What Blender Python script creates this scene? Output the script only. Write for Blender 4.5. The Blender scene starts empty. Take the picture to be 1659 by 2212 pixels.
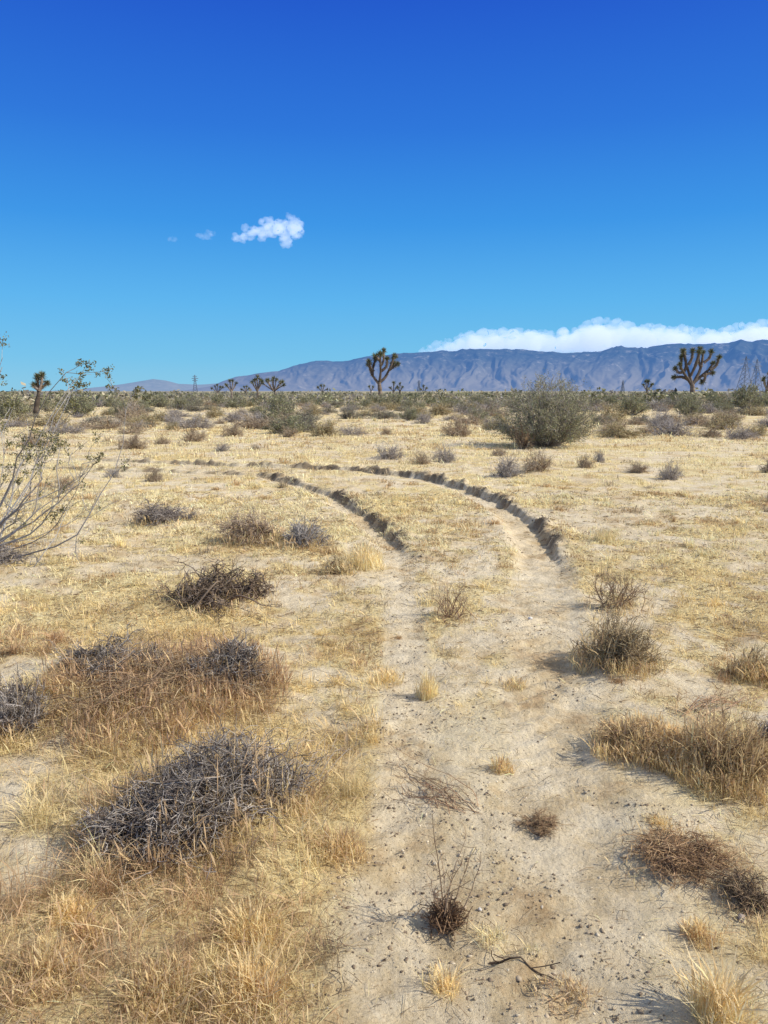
import bpy, bmesh, math, numpy as np
from mathutils import Vector
rng=np.random.default_rng(11)
scene=bpy.context.scene
C=scene.collection
PI=math.pi
# ------------------------------------------------------------ camera model
CAMH=1.6; PITCH=math.radians(8.95); FP=768.0
def ray(u,v):
    cx=(u*768/1659-384)/FP; cy=(512-v*1024/2212)/FP
    return np.array([cx, math.cos(PITCH)+cy*math.sin(PITCH), -math.sin(PITCH)+cy*math.cos(PITCH)])
def G(u,v):
    d=ray(u,v); t=CAMH/-d[2]; return np.array([d[0]*t,d[1]*t])
def V(u,v,Y):
    d=ray(u,v); t=Y/d[1]; return np.array([d[0]*t,Y,CAMH+d[2]*t])
# ------------------------------------------------------------ noise
def _h(xi,yi,s):
    h=(xi*374761393+yi*668265263+s*144269504)&0xffffffff
    h=((h^(h>>13))*1274126177)&0xffffffff
    return ((h^(h>>16))&0xffff)/65535.0
def vn(x,y,s=0):
    xf=np.floor(x);yf=np.floor(y);xi=xf.astype(np.int64);yi=yf.astype(np.int64)
    fx=x-xf;fy=y-yf;fx=fx*fx*(3-2*fx);fy=fy*fy*(3-2*fy)
    a=_h(xi,yi,s);b=_h(xi+1,yi,s);c=_h(xi,yi+1,s);d=_h(xi+1,yi+1,s)
    return (a*(1-fx)+b*fx)*(1-fy)+(c*(1-fx)+d*fx)*fy
def fbm(x,y,o=4,s=0):
    t=0;a=.5;n=0
    for i in range(o):
        t=t+a*vn(x,y,s+i*17);n+=a;a*=.5;x=x*2.03+3.1;y=y*2.03+1.7
    return t/n
def sm(a,b,x):
    t=np.clip((x-a)/(b-a),0,1);return t*t*(3-2*t)
# ------------------------------------------------------------ ruts
def catmull(pts,n=8):
    p=[pts[0]]+list(pts)+[pts[-1]];o=[]
    for i in range(1,len(p)-2):
        for k in range(n):
            t=k/n;a,b,c,d=p[i-1],p[i],p[i+1],p[i+2]
            o.append(.5*((2*b)+(-a+c)*t+(2*a-5*b+4*c-d)*t*t+(-a+3*b-3*c+d)*t**3))
    o.append(p[-2]);return np.array(o)
LR=catmull([np.array([.02,-3.]),np.array([.02,0.3])]+[G(*p) for p in [(900,2150),(895,1900),(890,1700),(875,1500),(868,1380),(872,1260),(850,1190),(812,1140),(762,1100),(695,1063),(600,1037),(490,1022)]]+[np.array([-9.,16.5])],5)
RR=catmull([np.array([.55,-3.]),np.array([.55,0.3])]+[G(*p) for p in [(1235,2150),(1225,1900),(1200,1600),(1180,1450),(1175,1320),(1172,1215),(1140,1140),(1085,1095),(1010,1058),(925,1034),(800,1018),(600,1008)]]+[np.array([-9.,18.8])],5)
def pdist(x,y,poly):
    best=np.full(x.shape,1e9);sg=np.zeros(x.shape)
    for i in range(len(poly)-1):
        a=poly[i];d=poly[i+1]-a;L=(d**2).sum()
        if L<1e-9: continue
        t=np.clip(((x-a[0])*d[0]+(y-a[1])*d[1])/L,0,1)
        ex=x-a[0]-t*d[0];ey=y-a[1]-t*d[1];q=ex*ex+ey*ey
        m=q<best;best=np.where(m,q,best)
        s=np.sign(ex*d[1]-ey*d[0]);sg=np.where(m,s,sg)
    return np.sqrt(best)*sg
MOUNDS=[]
def addm(u,v,r,h): g=G(u,v);MOUNDS.append((g[0],g[1],r,h))
addm(430,1800,.34,.07);addm(600,1850,.2,.05);addm(260,1470,.45,.05);addm(500,1450,.35,.05)
addm(450,1290,.5,.05);addm(590,1165,.7,.05);addm(350,1110,.6,.04);addm(1340,1440,.35,.05);addm(1480,1620,.5,.04)
def fields(x,y):
    sl=np.full(x.shape,9.);sr=np.full(x.shape,9.)
    m=(x>-12)&(x<5)&(y>-4)&(y<22)
    if m.any():
        wob=.12*(fbm(x[m]*1.8,y[m]*1.8,4,77)-.5)
        sl[m]=pdist(x[m],y[m],LR)+wob;sr[m]=pdist(x[m],y[m],RR)+wob
    return sl,sr
def ground(x,y,full=False):
    x=np.asarray(x,float);y=np.asarray(y,float)
    sl,sr=fields(x,y)
    fade=1-sm(17,24,y)
    ends=1-sm(5.5,9,-x)
    rough=fbm(x*.9,y*.9,3,1)-.5
    h=.05*rough+.045*(fbm(x*4,y*4,3,5)-.5)+.028*(fbm(x*14,y*14,3,9)-.5)
    h=h+.5*(fbm(x/14,y/14,2,31)-.5)*sm(14,40,y)*(1-sm(150,400,y))
    edge=fbm(x*2.6,y*2.6,3,40);cl=fbm(x*9,y*9,4,41)
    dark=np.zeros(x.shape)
    for s,w,D0,D1,B1,ya,yb in ((sl,.10,.010,.075,.03,6.8,8.4),(sr,.16,.009,.085,.045,6.2,7.8)):
        deep=sm(ya,yb,y)
        D=(D0+(D1-D0)*deep)*fade*ends*(.6+.8*edge)
        w=w+.08*(edge-.5)+.05*(cl-.5)
        soft=.05+.10*(1-deep)
        tr=(1-sm(w-.01-.05*(1-deep),w+soft,s))*(1-sm(w-.04,w+.16,-s))
        h=h-D*tr
        br=sm(.38,.58,edge)
        B=(.007+B1*deep)*fade*ends*(.2+.95*br)
        h=h+B*np.exp(-((s-w-.12)/.10)**2)*(2.4*np.clip(cl-.3,0,1)+.3)+.15*B*np.exp(-((s+w+.2)/.12)**2)*(.2+1.4*cl)
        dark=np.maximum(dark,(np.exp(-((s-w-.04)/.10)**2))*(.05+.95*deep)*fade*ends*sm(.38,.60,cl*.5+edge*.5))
        h=h+.011*np.sin(y*40+np.abs(s)*30+5*cl)*tr*(1-.75*sm(5,8,y))*(1-sm(9,12,y))*sm(.35,.6,fbm(x*2,y*2,2,91))
    for a,b,r,hh in MOUNDS:
        h=h+hh*np.exp(-((x-a)**2+(y-b)**2)/(r*r))
    if not full: return h
    mid=((sl>0)&(sr<0)).astype(float)
    path=np.maximum(1-sm(.09,.2,np.abs(sl)),1-sm(.18,.36,np.abs(sr)))
    path=np.maximum(path,mid*(.84-.80*sm(3.0,5.0,y)))
    path=np.maximum(path,(1-sm(.16,.36,np.abs(sl)))*(1-sm(2.2,2.9,y)))
    path=np.maximum(path,.85*(1-sm(.3,.62,np.abs(sr)))*(1-sm(3.,4.5,y)))
    path=path*(1-sm(17,24,y))*ends
    pat=fbm(x*1.4+9,y*1.0,4,60)*.55+fbm(x*6,y*6,3,66)*.45
    bias=.055*(1-sm(-.1,.6,x))*(1-sm(3.5,7,y))-.04*sm(.9,1.6,x)*sm(4,6,y)*(1-sm(10,14,y))
    veg=sm(.42,.57,pat+bias)*(1-path)
    return h,veg,dark,path
# ------------------------------------------------------------ mesh helpers
def tag(o,label=None,cat=None,group=None,kind=None):
    if label:o['label']=label
    if cat:o['category']=cat
    if group:o['group']=group
    if kind:o['kind']=kind
    return o
def build(name,chunks,mat,parent=None,loc=None,smooth=False):
    Vs=[];Fs=[];Cs=[];off=0
    k=chunks[0][1].shape[1]
    for v,f,c in chunks:
        Vs.append(v);Fs.append(f+off);Cs.append(c);off+=len(v)
    Vt=np.concatenate(Vs);F=np.concatenate(Fs);Cc=np.concatenate(Cs)
    me=bpy.data.meshes.new(name)
    me.vertices.add(len(Vt));me.vertices.foreach_set('co',Vt.astype(np.float32).ravel())
    me.loops.add(F.size);me.loops.foreach_set('vertex_index',F.astype(np.int32).ravel())
    me.polygons.add(len(F));me.polygons.foreach_set('loop_start',np.arange(0,F.size,k,dtype=np.int32))
    try: me.polygons.foreach_set('loop_total',np.full(len(F),k,dtype=np.int32))
    except Exception: pass
    if smooth: me.polygons.foreach_set('use_smooth',np.ones(len(F),dtype=bool))
    at=me.attributes.new('Col','FLOAT_COLOR','POINT')
    c4=np.ones((len(Vt),4),np.float32);c4[:,:3]=Cc;at.data.foreach_set('color',c4.ravel())
    me.update(calc_edges=True);me.materials.append(mat)
    o=bpy.data.objects.new(name,me);C.objects.link(o)
    if parent:o.parent=parent
    if loc is not None:o.location=loc
    return o
def empty(name,loc,label,cat,group=None,rz=0):
    o=bpy.data.objects.new(name,None);C.objects.link(o);o.location=loc;o.rotation_euler.z=rz
    o.empty_display_size=.1
    return tag(o,label,cat,group)
def nrm(a): return a/np.maximum(np.linalg.norm(a,axis=-1,keepdims=True),1e-9)
def tubes(P,R,col,s=3):
    N,K,_=P.shape
    T=nrm(np.gradient(P,axis=1));ref=rng.normal(size=(N,1,3))
    U=nrm(np.cross(T,ref));W=np.cross(T,U)
    a=2*PI*np.arange(s)/s
    vv=P[:,:,None,:]+R[:,:,None,None]*(np.cos(a)[None,None,:,None]*U[:,:,None,:]+np.sin(a)[None,None,:,None]*W[:,:,None,:])
    idx=np.arange(N*K*s).reshape(N,K,s);A=idx[:,:-1];B=idx[:,1:]
    F=np.stack([A,np.roll(A,-1,2),np.roll(B,-1,2),B],-1).reshape(-1,4)
    cc=col if col.ndim==3 else np.repeat(col[:,None,:],K,1)
    return vv.reshape(-1,3),F,np.repeat(cc.reshape(-1,3),s,0)
def ribbons(P,W,col,side=None):
    N,K,_=P.shape
    if side is None:
        T=nrm(np.gradient(P,axis=1));side=nrm(np.cross(T,rng.normal(size=(N,1,3))))
    vv=np.stack([P-side*W[...,None]*.5,P+side*W[...,None]*.5],2)
    idx=np.arange(N*K*2).reshape(N,K,2);A=idx[:,:-1];B=idx[:,1:]
    F=np.stack([A[...,0],A[...,1],B[...,1],B[...,0]],-1).reshape(-1,4)
    cc=col if col.ndim==3 else np.repeat(col[:,None,:],K,1)
    return vv.reshape(-1,3),F,np.repeat(cc.reshape(-1,3),2,0)
def pick(cols,n,v=.18):
    cols=np.asarray(cols,float);i=rng.integers(0,len(cols),n)
    return np.clip(cols[i]*(1+rng.normal(0,v,(n,1))),.01,.9)
def strand(A,B,K,bow=.15,walk=.03,bias=None):
    N=len(A);t=np.linspace(0,1,K)[None,:,None];L=np.linalg.norm(B-A,axis=1)[:,None,None]
    o=rng.normal(size=(N,1,3))*bow*L*np.sin(PI*t)
    w=np.cumsum(rng.normal(size=(N,K,3))*walk*L,axis=1);w-=w[:,:1]
    P=A[:,None]+(B-A)[:,None]*t+o+w*t
    if bias is not None:P=P+np.array(bias)[None,None]*L*np.sin(PI*t)
    return P
def leafq(cen,size,col):
    n=len(cen);a=nrm(rng.normal(size=(n,3)));b=nrm(np.cross(a,rng.normal(size=(n,3))))
    s=size[:,None] if hasattr(size,'shape') else size
    v=np.stack([cen-a*s*.5,cen+b*s*.28,cen+a*s*.5,cen-b*s*.28],1).reshape(-1,3)
    F=np.arange(n*4).reshape(n,4)
    return v,F,np.repeat(col,4,0)
# ------------------------------------------------------------ materials
def mat(name): 
    m=bpy.data.materials.new(name);m.use_nodes=True;nt=m.node_tree;nt.nodes.clear();return m,nt
def vegmat(name,trans=.0,rough=.85,mul=1.0,spec=.15):
    m,nt=mat(name);n=nt.nodes;l=nt.links
    out=n.new('ShaderNodeOutputMaterial');at=n.new('ShaderNodeAttribute');at.attribute_name='Col'
    b=n.new('ShaderNodeBsdfPrincipled');b.inputs['Roughness'].default_value=rough;b.inputs['Specular IOR Level'].default_value=spec
    tx=n.new('ShaderNodeTexNoise');tx.inputs['Scale'].default_value=3;ge=n.new('ShaderNodeNewGeometry');l.new(ge.outputs['Position'],tx.inputs['Vector'])
    mr=n.new('ShaderNodeMapRange');mr.inputs[1].default_value=.3;mr.inputs[2].default_value=.7;mr.inputs[3].default_value=.82*mul;mr.inputs[4].default_value=1.18*mul
    l.new(tx.outputs['Fac'],mr.inputs[0])
    vm=n.new('ShaderNodeVectorMath');vm.operation='SCALE';l.new(at.outputs['Color'],vm.inputs[0]);l.new(mr.outputs[0],vm.inputs['Scale'])
    l.new(vm.outputs[0],b.inputs['Base Color'])
    if trans>0:
        t=n.new('ShaderNodeBsdfTranslucent');l.new(vm.outputs[0],t.inputs['Color'])
        mx=n.new('ShaderNodeMixShader');mx.inputs[0].default_value=trans
        l.new(b.outputs[0],mx.inputs[1]);l.new(t.outputs[0],mx.inputs[2]);l.new(mx.outputs[0],out.inputs[0])
    else:l.new(b.outputs[0],out.inputs[0])
    return m
M_grass=vegmat('dry_grass_mat',.35,mul=1.16);M_twig=vegmat('twig_mat');M_leaf=vegmat('leaf_mat',.25,.7)
M_bark=vegmat('bark_mat');M_clod=vegmat('soil_clod_mat',0,.95);M_metal=vegmat('galvanised_steel_mat',0,.6)
def ground_material():
    m,nt=mat('desert_ground_mat');n=nt.nodes;l=nt.links
    out=n.new('ShaderNodeOutputMaterial');b=n.new('ShaderNodeBsdfPrincipled');b.inputs['Roughness'].default_value=.95;b.inputs['Specular IOR Level'].default_value=.1
    at=n.new('ShaderNodeAttribute');at.attribute_name='Col';sep=n.new('ShaderNodeSeparateColor');l.new(at.outputs['Color'],sep.inputs[0])
    ge=n.new('ShaderNodeNewGeometry')
    def noise(sc,det=6,ro=.6):
        t=n.new('ShaderNodeTexNoise');t.inputs['Scale'].default_value=sc;t.inputs['Detail'].default_value=det;t.inputs['Roughness'].default_value=ro
        l.new(ge.outputs['Position'],t.inputs['Vector']);return t.outputs['Fac']
    def ramp(f,stops):
        r=n.new('ShaderNodeValToRGB');e=r.color_ramp.elements
        while len(e)<len(stops):e.new(.5)
        for i,(p,c) in enumerate(stops):e[i].position=p;e[i].color=(*c,1)
        l.new(f,r.inputs[0]);return r.outputs[0]
    def mix(f,a,c,mode='MIX'):
        x=n.new('ShaderNodeMix');x.data_type='RGBA';x.blend_type=mode
        if isinstance(f,float):x.inputs[0].default_value=f
        else:l.new(f,x.inputs[0])
        l.new(a,x.inputs[6]) if not isinstance(a,tuple) else setattr(x.inputs[6],'default_value',(*a,1))
        l.new(c,x.inputs[7]) if not isinstance(c,tuple) else setattr(x.inputs[7],'default_value',(*c,1))
        return x.outputs[2]
    sand=ramp(noise(7,8,.7),[(.3,(.54,.44,.29)),(.5,(.72,.60,.415)),(.68,(.82,.70,.50))])
    grit=ramp(noise(110,5,.8),[(.34,(.38,.33,.27)),(.44,(.95,.94,.92)),(.7,(1.10,1.09,1.07))])
    sand=mix(.85,sand,grit,'MULTIPLY')
    lit=ramp(noise(24,9,.85),[(.30,(.24,.15,.07)),(.41,(.50,.37,.175)),(.52,(.74,.60,.315)),(.66,(.86,.74,.45))])
    col=mix(sep.outputs[0],sand,lit)
    patch=ramp(noise(1.7,8,.75),[(.36,(.64,.52,.39)),(.45,(.93,.88,.78)),(.53,(1,1,1)),(.66,(1.06,1.05,1.02))])
    col=mix(.85,col,patch,'MULTIPLY')
    pat2=ramp(noise(.22,5,.65),[(.34,(.84,.77,.66)),(.52,(1,1,1))])
    col=mix(.7,col,pat2,'MULTIPLY')
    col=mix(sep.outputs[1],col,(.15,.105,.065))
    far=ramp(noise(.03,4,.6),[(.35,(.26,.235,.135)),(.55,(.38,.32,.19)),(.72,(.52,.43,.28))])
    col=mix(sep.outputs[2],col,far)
    l.new(col,b.inputs['Base Color'])
    bp=n.new('ShaderNodeBump');bp.inputs['Strength'].default_value=.8;bp.inputs['Distance'].default_value=.028
    ad=n.new('ShaderNodeMath');ad.operation='ADD';l.new(noise(30,8,.78),ad.inputs[0])
    vo=n.new('ShaderNodeTexVoronoi');vo.inputs['Scale'].default_value=45;l.new(ge.outputs['Position'],vo.inputs['Vector'])
    mm=n.new('ShaderNodeMath');mm.operation='MULTIPLY';mm.inputs[1].default_value=-.25;l.new(vo.outputs['Distance'],mm.inputs[0]);l.new(mm.outputs[0],ad.inputs[1])
    l.new(ad.outputs[0],bp.inputs['Height']);l.new(bp.outputs[0],b.inputs['Normal']);l.new(b.outputs[0],out.inputs[0])
    return m
# ------------------------------------------------------------ ground sheet
def grow(s0,g,lim):
    o=[];x=0;s=s0
    while x<lim:x+=s;o.append(x);s*=g
    return np.array(o)
xs=np.concatenate([-7-grow(.05,1.09,16000)[::-1],np.arange(-7,-1.7,.036),np.arange(-1.7,2.2,.026),np.arange(2.2,4.01,.036),4.01+grow(.05,1.09,16000)])
ys=np.concatenate([1-grow(.06,1.15,400)[::-1],np.arange(1,9,.028),np.arange(9,18.5,.042),18.5+grow(.05,1.055,16000)])
X,Y=np.meshgrid(xs,ys);nx,ny=len(xs),len(ys)
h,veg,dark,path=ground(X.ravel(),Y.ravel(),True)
r=np.hypot(X.ravel(),Y.ravel())
h=h*(1-sm(300,900,r))
Vg=np.stack([X.ravel(),Y.ravel(),h],1)
id_=np.arange(nx*ny).reshape(ny,nx)
Fg=np.stack([id_[:-1,:-1],id_[:-1,1:],id_[1:,1:],id_[1:,:-1]],-1).reshape(-1,4)
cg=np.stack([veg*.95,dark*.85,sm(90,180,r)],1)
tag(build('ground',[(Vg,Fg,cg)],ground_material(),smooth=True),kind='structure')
# ------------------------------------------------------------ grass as stuff
STRAW=(.78,.64,.33);PALE=(.84,.73,.45);GOLD=(.73,.55,.25);RUST=(.42,.27,.14);GREYB=(.44,.36,.24)
def blades(bx,by,hh,w,lean,col,head,bz=None):
    n=len(bx);K=4
    bz=ground(bx,by) if bz is None else bz
    t=np.array([0,.4,.75,1.])[None]
    a=rng.uniform(0,2*PI,n);ln=lean*np.abs(rng.normal(.5,.4,n))
    P=np.zeros((n,K,3))
    P[...,0]=bx[:,None]+(np.cos(a)*ln*hh)[:,None]*t**1.7
    P[...,1]=by[:,None]+(np.sin(a)*ln*hh)[:,None]*t**1.7
    P[...,2]=bz[:,None]-.004+hh[:,None]*t*(1-.25*np.clip(ln,0,1.8)[:,None]*t)
    wp=np.where(head[:,None],np.array([.6,.5,2.7,.5])[None],np.array([1,.85,.6,.15])[None])
    W=w[:,None]*wp
    cc=np.repeat(col[:,None,:],K,1)
    hc=np.array([.62,.44,.26])
    cc[:,2:]=np.where(head[:,None,None],cc[:,2:]*.5+hc*.5,cc[:,2:])
    cc[:,0]*=.8
    side=np.stack([np.cos(a+PI/2+rng.normal(0,.6,n)),np.sin(a+PI/2+rng.normal(0,.6,n)),np.zeros(n)],1)[:,None,:]
    return ribbons(P,W,cc,side)
def band(y0,y1,nc,nb,h0,h1,wpx,rad,thr,lean=1.5,pm=.94):
    yy=np.sqrt(rng.uniform(y0*y0,y1*y1,nc)) if y0>4 else rng.uniform(y0,y1,nc)
    xx=rng.uniform(-1,1,nc)*(.60*yy+.7)
    _,vg,dk,pth=ground(xx,yy,True)
    ok=rng.uniform(0,1,nc)<(thr+(1-thr)*vg)*(1-pth*pm)
    xx,yy,vg,pth=xx[ok],yy[ok],vg[ok],pth[ok]
    m=len(xx);k=rng.poisson(nb*rng.uniform(.4,1.6,m),m)+1
    i=np.repeat(np.arange(m),k);n=len(i)
    cr=rad*rng.uniform(.4,1.6,m)
    bx=xx[i]+rng.normal(0,.6,n)*cr[i];by=yy[i]+rng.normal(0,.6,n)*cr[i]
    tone=fbm(bx*.8,by*.8,3,90);left=(1-sm(-.3,.5,xx[i]))*(1-sm(3.6,6.0,yy[i]))
    big=.55+.9*fbm(xx*2.5,yy*2.5,3,177)
    ch_h=(h0+(h1-h0)*rng.uniform(0,1,m)**2)*(1-.5*pth)*big
    hh=ch_h[i]*rng.uniform(.4,1.15,n)*(.75+.5*left)
    ct=np.clip(tone[:,None]*2.4-.6+rng.normal(0,.18,(n,1)),0,1)
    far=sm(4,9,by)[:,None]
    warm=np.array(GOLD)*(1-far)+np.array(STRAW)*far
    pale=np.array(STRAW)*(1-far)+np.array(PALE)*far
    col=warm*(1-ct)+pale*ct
    br=fbm(xx*1.3+5,yy*1.3,4,150)
    u=rng.uniform(0,1,m)[i]
    rust=(u<.09+.04*left+.6*sm(.54,.66,br)[i]);gb=(u>.91)
    col[rust]=np.array(RUST)*(1-.2*far[rust])+np.array(STRAW)*.22*far[rust];col[gb]=np.array(GREYB)
    col=np.clip(col*(1+rng.normal(0,.15,(n,1))),.02,.9)
    w=np.maximum(.0012,by*wpx/768)*rng.uniform(.7,1.3,n)
    hd=(rng.uniform(0,1,n)<.12+.25*left)&(hh>.05)
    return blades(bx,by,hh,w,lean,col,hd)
tag(build('dry_grass',[band(1.2,5,24000,8,.015,.095,.45,.04,.08),band(5,12,28000,7,.025,.11,.55,.08,.12),band(12,35,26000,5,.04,.14,.55,.16,.15),band(35,100,13000,3,.1,.26,.6,.3,.2),
    band(1.4,5,300,80,.05,.14,.45,.05,.25,1.3,.6),band(5,14,800,60,.06,.17,.5,.08,.25,1.2,.75),band(14,40,1500,22,.1,.28,.55,.2,.3,1.2)],M_grass),
    'dry straw coloured annual grass covering the desert floor','grass',kind='stuff')
# plant litter lying flat
n=46000
yy=1.2+11*rng.uniform(0,1,n)**1.7;xx=rng.uniform(-1,1,n)*(.6*yy+.6)
_,vg,dk,pth=ground(xx,yy,True);ok=rng.uniform(0,1,n)<(.25+.75*vg)*(1-pth*.68);xx,yy=xx[ok],yy[ok];n=len(xx)
L=rng.uniform(.012,.06,n);a=rng.uniform(0,2*PI,n);t=np.linspace(-.5,.5,3)[None]
P=np.zeros((n,3,3));P[...,0]=xx[:,None]+np.cos(a)[:,None]*L[:,None]*t;P[...,1]=yy[:,None]+np.sin(a)[:,None]*L[:,None]*t
P[...,2]=ground(P[...,0].ravel(),P[...,1].ravel()).reshape(n,3)+.004+rng.uniform(0,.012,(n,1))
P[:,1,2]+=.003
tag(build('plant_litter',[tubes(P,np.full((n,3),1.)*np.maximum(.0008,yy*.3/768)[:,None],pick([STRAW,GREYB,(.20,.13,.07),(.30,.19,.1)],n))],M_twig),
    'broken dry stems and twigs lying on the sand','plant litter',kind='stuff')
# clods
def ico():
    p=(1+5**.5)/2
    v=np.array([(-1,p,0),(1,p,0),(-1,-p,0),(1,-p,0),(0,-1,p),(0,1,p),(0,-1,-p),(0,1,-p),(p,0,-1),(p,0,1),(-p,0,-1),(-p,0,1)],float)
    f=np.array([(0,11,5),(0,5,1),(0,1,7),(0,7,10),(0,10,11),(1,5,9),(5,11,4),(11,10,2),(10,7,6),(7,1,8),(3,9,4),(3,4,2),(3,2,6),(3,6,8),(3,8,9),(4,9,5),(2,4,11),(6,2,10),(8,6,7),(9,8,1)])
    return nrm(v),f
IV,IF=ico()
def clods(x,y,s,col,sink=.25):
    n=len(x);v=IV[None]*(1+rng.normal(0,.25,(n,12,1)))*s[:,None,None]*rng.uniform(.5,1.3,(n,1,3))*np.array([1,1,.65])
    v[...,0]+=x[:,None];v[...,1]+=y[:,None];v[...,2]+=(ground(x,y)+s*sink)[:,None]
    F=(IF[None]+(np.arange(n)*12)[:,None,None]).reshape(-1,3)
    return v.reshape(-1,3),F,np.repeat(col,12,0)
n=34000
yy=1.2+5.8*rng.uniform(0,1,n)**1.3;xx=rng.uniform(-.5,1.25,n)
pt=fbm(xx*3,yy*3,4,123);_,vg,dk,pth=ground(xx,yy,True)
ok=(rng.uniform(0,1,n)<sm(.46,.60,pt)*.95+.05)&(pth>.25);xx,yy=xx[ok],yy[ok]
s=.0018+.0065*rng.uniform(0,1,len(xx))**5
c1=clods(xx,yy,s,pick([(.24,.18,.12),(.36,.28,.185),(.52,.43,.30),(.19,.14,.095)],len(xx)),.0)
pts=[]
for poly,w,y0 in ((LR,.15,7.1),(RR,.22,6.6)):
    q=5000
    seg=rng.integers(0,len(poly)-1,q);tt=rng.uniform(0,1,q)[:,None]
    p=poly[seg]*(1-tt)+poly[seg+1]*tt;d=nrm(poly[seg+1]-poly[seg]);nn=np.stack([d[:,1],-d[:,0]],1)
    p=p+nn*(w+rng.normal(.02,.11,(q,1)));p=p[(p[:,1]>y0)&(p[:,1]<17.6)&(p[:,0]>-6.5)]
    p=p[rng.uniform(0,1,len(p))<.12+sm(.38,.58,fbm(p[:,0]*2.6,p[:,1]*2.6,3,40))];pts.append(p)
p=np.concatenate(pts);s=.005+.013*rng.uniform(0,1,len(p))**3
c2=clods(p[:,0],p[:,1],s,pick([(.26,.195,.13),(.34,.265,.175),(.42,.33,.22),(.17,.125,.08)],len(p)),-.05)
tag(build('dirt_clods',[c1,c2],M_clod),'crumbled dark soil clods thrown up along the wheel ruts','soil clods',kind='stuff')
# ------------------------------------------------------------ shrubs
def dome_pts(n,R,H,lo=.1,r0=.75,r1=1.05):
    a=rng.uniform(0,2*PI,n);z=rng.uniform(lo,1,n);q=np.sqrt(1-z*z);s=rng.uniform(r0,r1,n)
    return np.stack([R*q*np.cos(a)*s,R*q*np.sin(a)*s,H*z*s],1)
def shrub_geo(R,H,n0,n1,n2,rad,c1,c2,base=.25,chaos=.35,low=.05,l1=.45,l2=.25,bow=.12,lump=.35):
    A=np.stack([rng.normal(0,base*R,n0),rng.normal(0,base*R,n0),np.zeros(n0)-.01],1)
    B=dome_pts(n0,R*.85,H*.8,low);az=np.arctan2(B[:,1],B[:,0])
    f=1+lump*(vn(az*1.3+20,B[:,2]/H*2+rng.uniform(0,50),3)-.55)*2*.8
    B=B*f[:,None]+A*.2
    P0=strand(A,B,6,bow,.03,(0,0,.05))
    out0=[tubes(P0,rad*np.linspace(1.3,.6,6)[None]*rng.uniform(.7,1.4,(n0,1)),pick(c1,n0),4)]
    i=rng.integers(0,n0,n1);k=rng.integers(1,6,n1);O=P0[i,k];D=nrm(P0[i,np.minimum(k+1,5)]-P0[i,k-1])
    e=nrm(D+rng.normal(size=(n1,3))*chaos*1.6+np.array([0,0,.1]));sc=np.array([R,R,max(H*.9,.3*R)])
    P1=strand(O,O+e*sc*l1*rng.uniform(.3,1.1,(n1,1)),5,bow,.04)
    i=rng.integers(0,n1,n2);k=rng.integers(1,5,n2);O=P1[i,k];D=nrm(P1[i,k]-P1[i,k-1])
    e=nrm(D+rng.normal(size=(n2,3))*chaos*1.8+np.array([0,0,.05]))
    P2=strand(O,O+e*sc*l2*rng.uniform(.3,1.2,(n2,1)),4,bow,.05)
    for P in (P1,P2):P[...,2]=np.maximum(P[...,2],.004)
    out1=[tubes(P1,rad*.65*np.linspace(1,.55,5)[None]*np.ones((n1,1)),pick(c2,n1,.25)),tubes(P2,rad*.42*np.linspace(1,.5,4)[None]*np.ones((n2,1)),pick(c2,n2,.25))]
    return out0,out1,P1,P2
def box(u0,u1,vt,vb,k=.8):
    g=G((u0+u1)/2,vb);R=(G(u1,vb)-G(u0,vb))[0]/2
    Yc=g[1]+R*k;um=(u0+u1)/2
    dep=lambda Yv:Yv*math.cos(PITCH)+CAMH*math.sin(PITCH)
    R=(u1-u0)*768/1659/768*dep(Yc)/2
    p=V(um,vt,Yc);gz=float(ground(np.array([p[0]]),np.array([Yc]))[0])
    return p[0],Yc,gz,R,max(p[2]-gz,.04)
GREY=[(.30,.26,.23),(.40,.35,.31),(.20,.165,.14),(.34,.27,.20)];DARK=[(.195,.16,.135),(.29,.25,.21),(.13,.10,.083),(.42,.365,.31)]
BROWN=[(.30,.19,.11),(.40,.28,.16),(.22,.14,.09),(.46,.35,.21)];TAN=[(.54,.43,.24),(.44,.33,.18),(.62,.51,.30)]
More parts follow.
